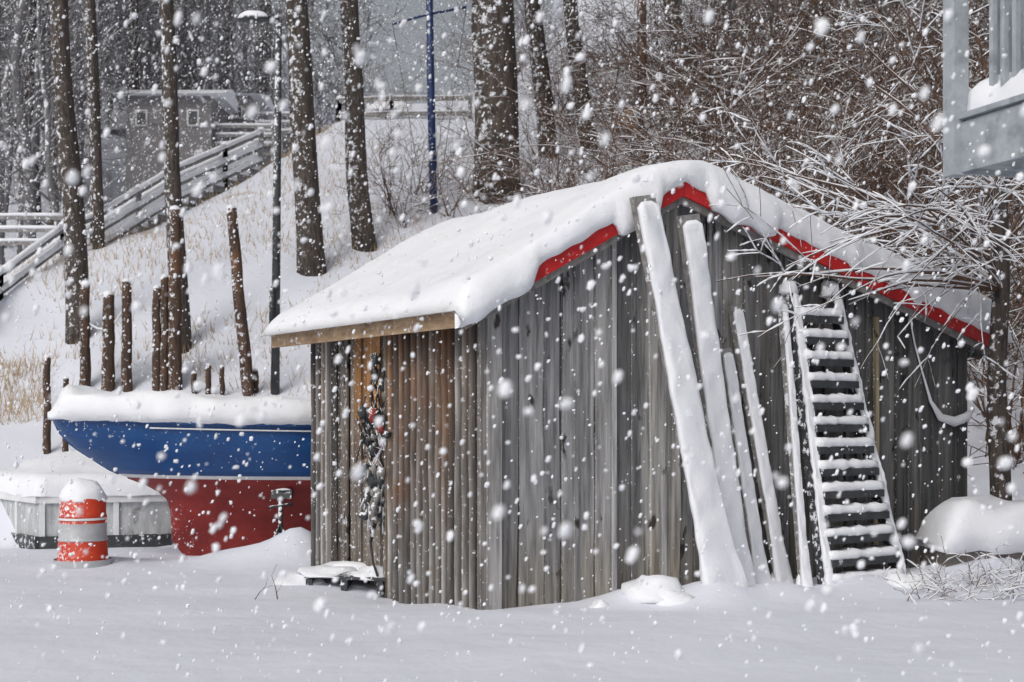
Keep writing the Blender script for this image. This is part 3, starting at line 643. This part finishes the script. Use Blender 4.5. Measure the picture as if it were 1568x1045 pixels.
# ------------------------------------------------------------ deck house upper right
D0=Vector((3.36,10.0,0)); da=Vector((.35,-.937,0)); db=Vector((.937,.35,0)); zt=3.83; zb_=3.44
dk=empty('raised_deck',Vector((3.36,10,3.4)))
b=MB(); b.box(D0+Vector((0,0,zb_+.04)),da*4,db*3.6,(0,0,zt-zb_-.04),'siding')
b.box(D0-db*.03+Vector((0,0,zb_)),da*4,db*.026,(0,0,zt-zb_-.02),'siding'); b.box(D0-da*.03+Vector((0,0,zb_)),db*3.6,da*.027,(0,0,zt-zb_-.02),'siding')
b.box(D0-db*.06+Vector((0,0,zt)),da*4,db*.3,(0,0,.04),'siding')
b.box(D0-db*.10-da*.10+Vector((0,0,zb_-.02)),da*.13,db*.13,(0,0,3.2),'siding')
for k in range(1,4): b.box(D0+da*(k*1.2)+db*.02+Vector((0,0,zt+.041)),da*.1,db*.1,(0,0,1.1),'siding')
for k in range(2,32): b.box(D0+da*(k*.12)+db*.04+Vector((0,0,zt+.041)),da*.04,db*.04,(0,0,1.0),'siding')
b.box(D0+db*.0+Vector((0,0,zt+1.05)),da*4,db*.12,(0,0,.05),'siding')
for k in range(2,28): b.box(D0+db*(k*.12)+da*.04+Vector((0,0,zt+.041)),da*.04,db*.04,(0,0,1.0),'siding')
b.box(D0+Vector((0,0,zt+1.05)),db*3.6,da*.12,(0,0,.05),'siding')
for q in (D0+db*3.3+da*.3,D0+db*3.3+da*3.7,D0+db*1.8+da*3.8): b.box(q+Vector((0,0,-.5)),da*.14,db*.14,(0,0,zb_+.52),'siding')
b.build('deck_frame',parent=dk,origin=(3.36,10,3.4))
b=MB()
rings=[]
for i in range(61):
    f=i/60; rings.append([D0+da*(.02+3.9*f)+db*(.01+ (.55-.55*math.cos(a)))+Vector((0,0,zt+.04+(.26+.12*fn(f*16,1.1)+.05*fn(f*50,a))*max(0,math.sin(a))**.4)) for a in [math.pi*k/12 for k in range(13)]])
b.add([p for r in rings for p in r],[(i*13+k,(i+1)*13+k,(i+1)*13+k+1,i*13+k+1) for i in range(60) for k in range(12)]+[tuple(range(13))],'snow',smooth=True)
b.build('deck_snow_drift',parent=dk,origin=(3.36,10,3.4))
hb=D0+db*3.62; ho=empty('deck_house',hb); b=MB(); b.box(hb+da*-.5+Vector((0,0,-.5)),da*6,db*5,(0,0,7.5),'siding')
for k in range(36): b.box(hb+da*-.5+Vector((0,0,-.3+k*.2))-db*.012,da*6,db*.011,(0,0,.17),'siding')
for s in (.8,3.2): b.box(hb+da*s-db*.05+Vector((0,0,4.2)),da*1.2,db*.035,(0,0,1.4),'white'); b.box(hb+da*(s+.1)-db*.06+Vector((0,0,4.3)),da*1.0,db*.009,(0,0,1.2),'glass')
b.build('walls',parent=ho,origin=hb); b=MB(); b.box(hb-da*.8-db*.3+Vector((0,0,7.001)),da*6.6,db*5.6,(0,0,.35),'snow'); b.build('snowy_roof',parent=ho,origin=hb)
# ------------------------------------------------------------ falling snow
R=random.Random(77); t=(1+5**.5)/2
iv=[Vector(v).normalized() for v in ((-1,t,0),(1,t,0),(-1,-t,0),(1,-t,0),(0,-1,t),(0,1,t),(0,-1,-t),(0,1,-t),(t,0,-1),(t,0,1),(-t,0,-1),(-t,0,1))]
iff=[(0,11,5),(0,5,1),(0,1,7),(0,7,10),(0,10,11),(1,5,9),(5,11,4),(11,10,2),(10,7,6),(7,1,8),(3,9,4),(3,4,2),(3,2,6),(3,6,8),(3,8,9),(4,9,5),(2,4,11),(6,2,10),(8,6,7),(9,8,1)]
ov=[Vector(v) for v in ((1,0,0),(-1,0,0),(0,1,0),(0,-1,0),(0,0,1),(0,0,-1))]; of=[(0,2,4),(2,1,4),(1,3,4),(3,0,4),(2,0,5),(1,2,5),(3,1,5),(0,3,5)]
V=[];Fc=[]
def flake(c,r,lo=False):
    o=len(V); s=Vector((R.uniform(.7,1.2),R.uniform(.7,1.2),R.uniform(.8,1.7)))
    for v in (ov if lo else iv): q=c+Vector((v.x*s.x+.25*v.z*s.z,v.y*s.y,v.z*s.z))*r*R.uniform(.75,1.2); V.append(tuple(q))
    for f in (of if lo else iff): Fc.append((f[0]+o,f[1]+o,f[2]+o))
def inshed(c):
    q=c-C0; v=q.dot(e1); w=q.dot(e2); return -.3<v<WL+.3 and -.2<w<WD+.2 and c.z<4.0
n=0
while n<14000:
    Y=R.uniform(4,26); X=R.uniform(-.46,.46)*Y+R.uniform(-1,1); Z=R.uniform(0.05,2.2+.34*Y)
    c=Vector((X,Y,Z))
    if inshed(c): continue
    flake(c,R.choice([.003,.004,.005,.006,.008,.011])*(1+Y*.02)); n+=1
n=0
while n<34000:   # snowfall deep in the scene, veiling the hill
    Y=R.uniform(24,58); X=R.uniform(-.44,.44)*Y; Z=R.uniform(1.5,2+.33*Y); n+=1
    if Z<H(X,Y): continue
    flake(Vector((X,Y,Z)),R.uniform(.010,.022),True)
for k in range(420):
    Y=R.uniform(2.4,6.5); flake(Vector((R.uniform(-.42,.42)*Y,Y,R.uniform(EYE-.18*Y,EYE+.3*Y))),R.uniform(.006,.015))
me=bpy.data.meshes.new('falling_snow'); me.from_pydata(V,[],Fc); me.materials.append(M['snow']); ob=bpy.data.objects.new('falling_snow',me); bpy.context.collection.objects.link(ob)
# ------------------------------------------------------------ light, sky, camera
w=bpy.data.worlds.new('World'); bpy.context.scene.world=w; w.use_nodes=True; nt=w.node_tree; bg=nt.nodes['Background']
sky=nt.nodes.new('ShaderNodeTexSky'); sky.sky_type='NISHITA'; sky.sun_disc=False; sky.sun_elevation=math.radians(42); sky.air_density=1; sky.dust_density=6
az=math.radians(-150)
sky.sun_rotation=az
hs=nt.nodes.new('ShaderNodeHueSaturation'); hs.inputs['Saturation'].default_value=.28
nt.links.new(sky.outputs[0],hs.inputs['Color']); nt.links.new(hs.outputs[0],bg.inputs['Color']); bg.inputs['Strength'].default_value=.098
sd=bpy.data.lights.new('sun','SUN'); sd.energy=.7; sd.angle=math.radians(20); sd.color=(1,.97,.93); so=bpy.data.objects.new('sun',sd); bpy.context.collection.objects.link(so)
el=math.radians(42); dirv=Vector((math.sin(az)*math.cos(el),math.cos(az)*math.cos(el),math.sin(el))); so.rotation_euler=dirv.to_track_quat('Z','Y').to_euler(); so.location=(-5,-5,12)
cd=bpy.data.cameras.new('camera'); cam=bpy.data.objects.new('camera',cd); bpy.context.collection.objects.link(cam); cam.location=(0,0,EYE); cam.rotation_euler=(math.radians(90),0,0)
cd.sensor_width=36; cd.lens=F/1568*36; cd.shift_y=(HY-522.5)/1568; cd.clip_end=1500
cd.dof.use_dof=True; cd.dof.focus_distance=12.5; cd.dof.aperture_fstop=2.4
sc=bpy.context.scene; sc.camera=cam; sc.view_settings.view_transform='Standard'; sc.view_settings.look='None'; sc.view_settings.exposure=0
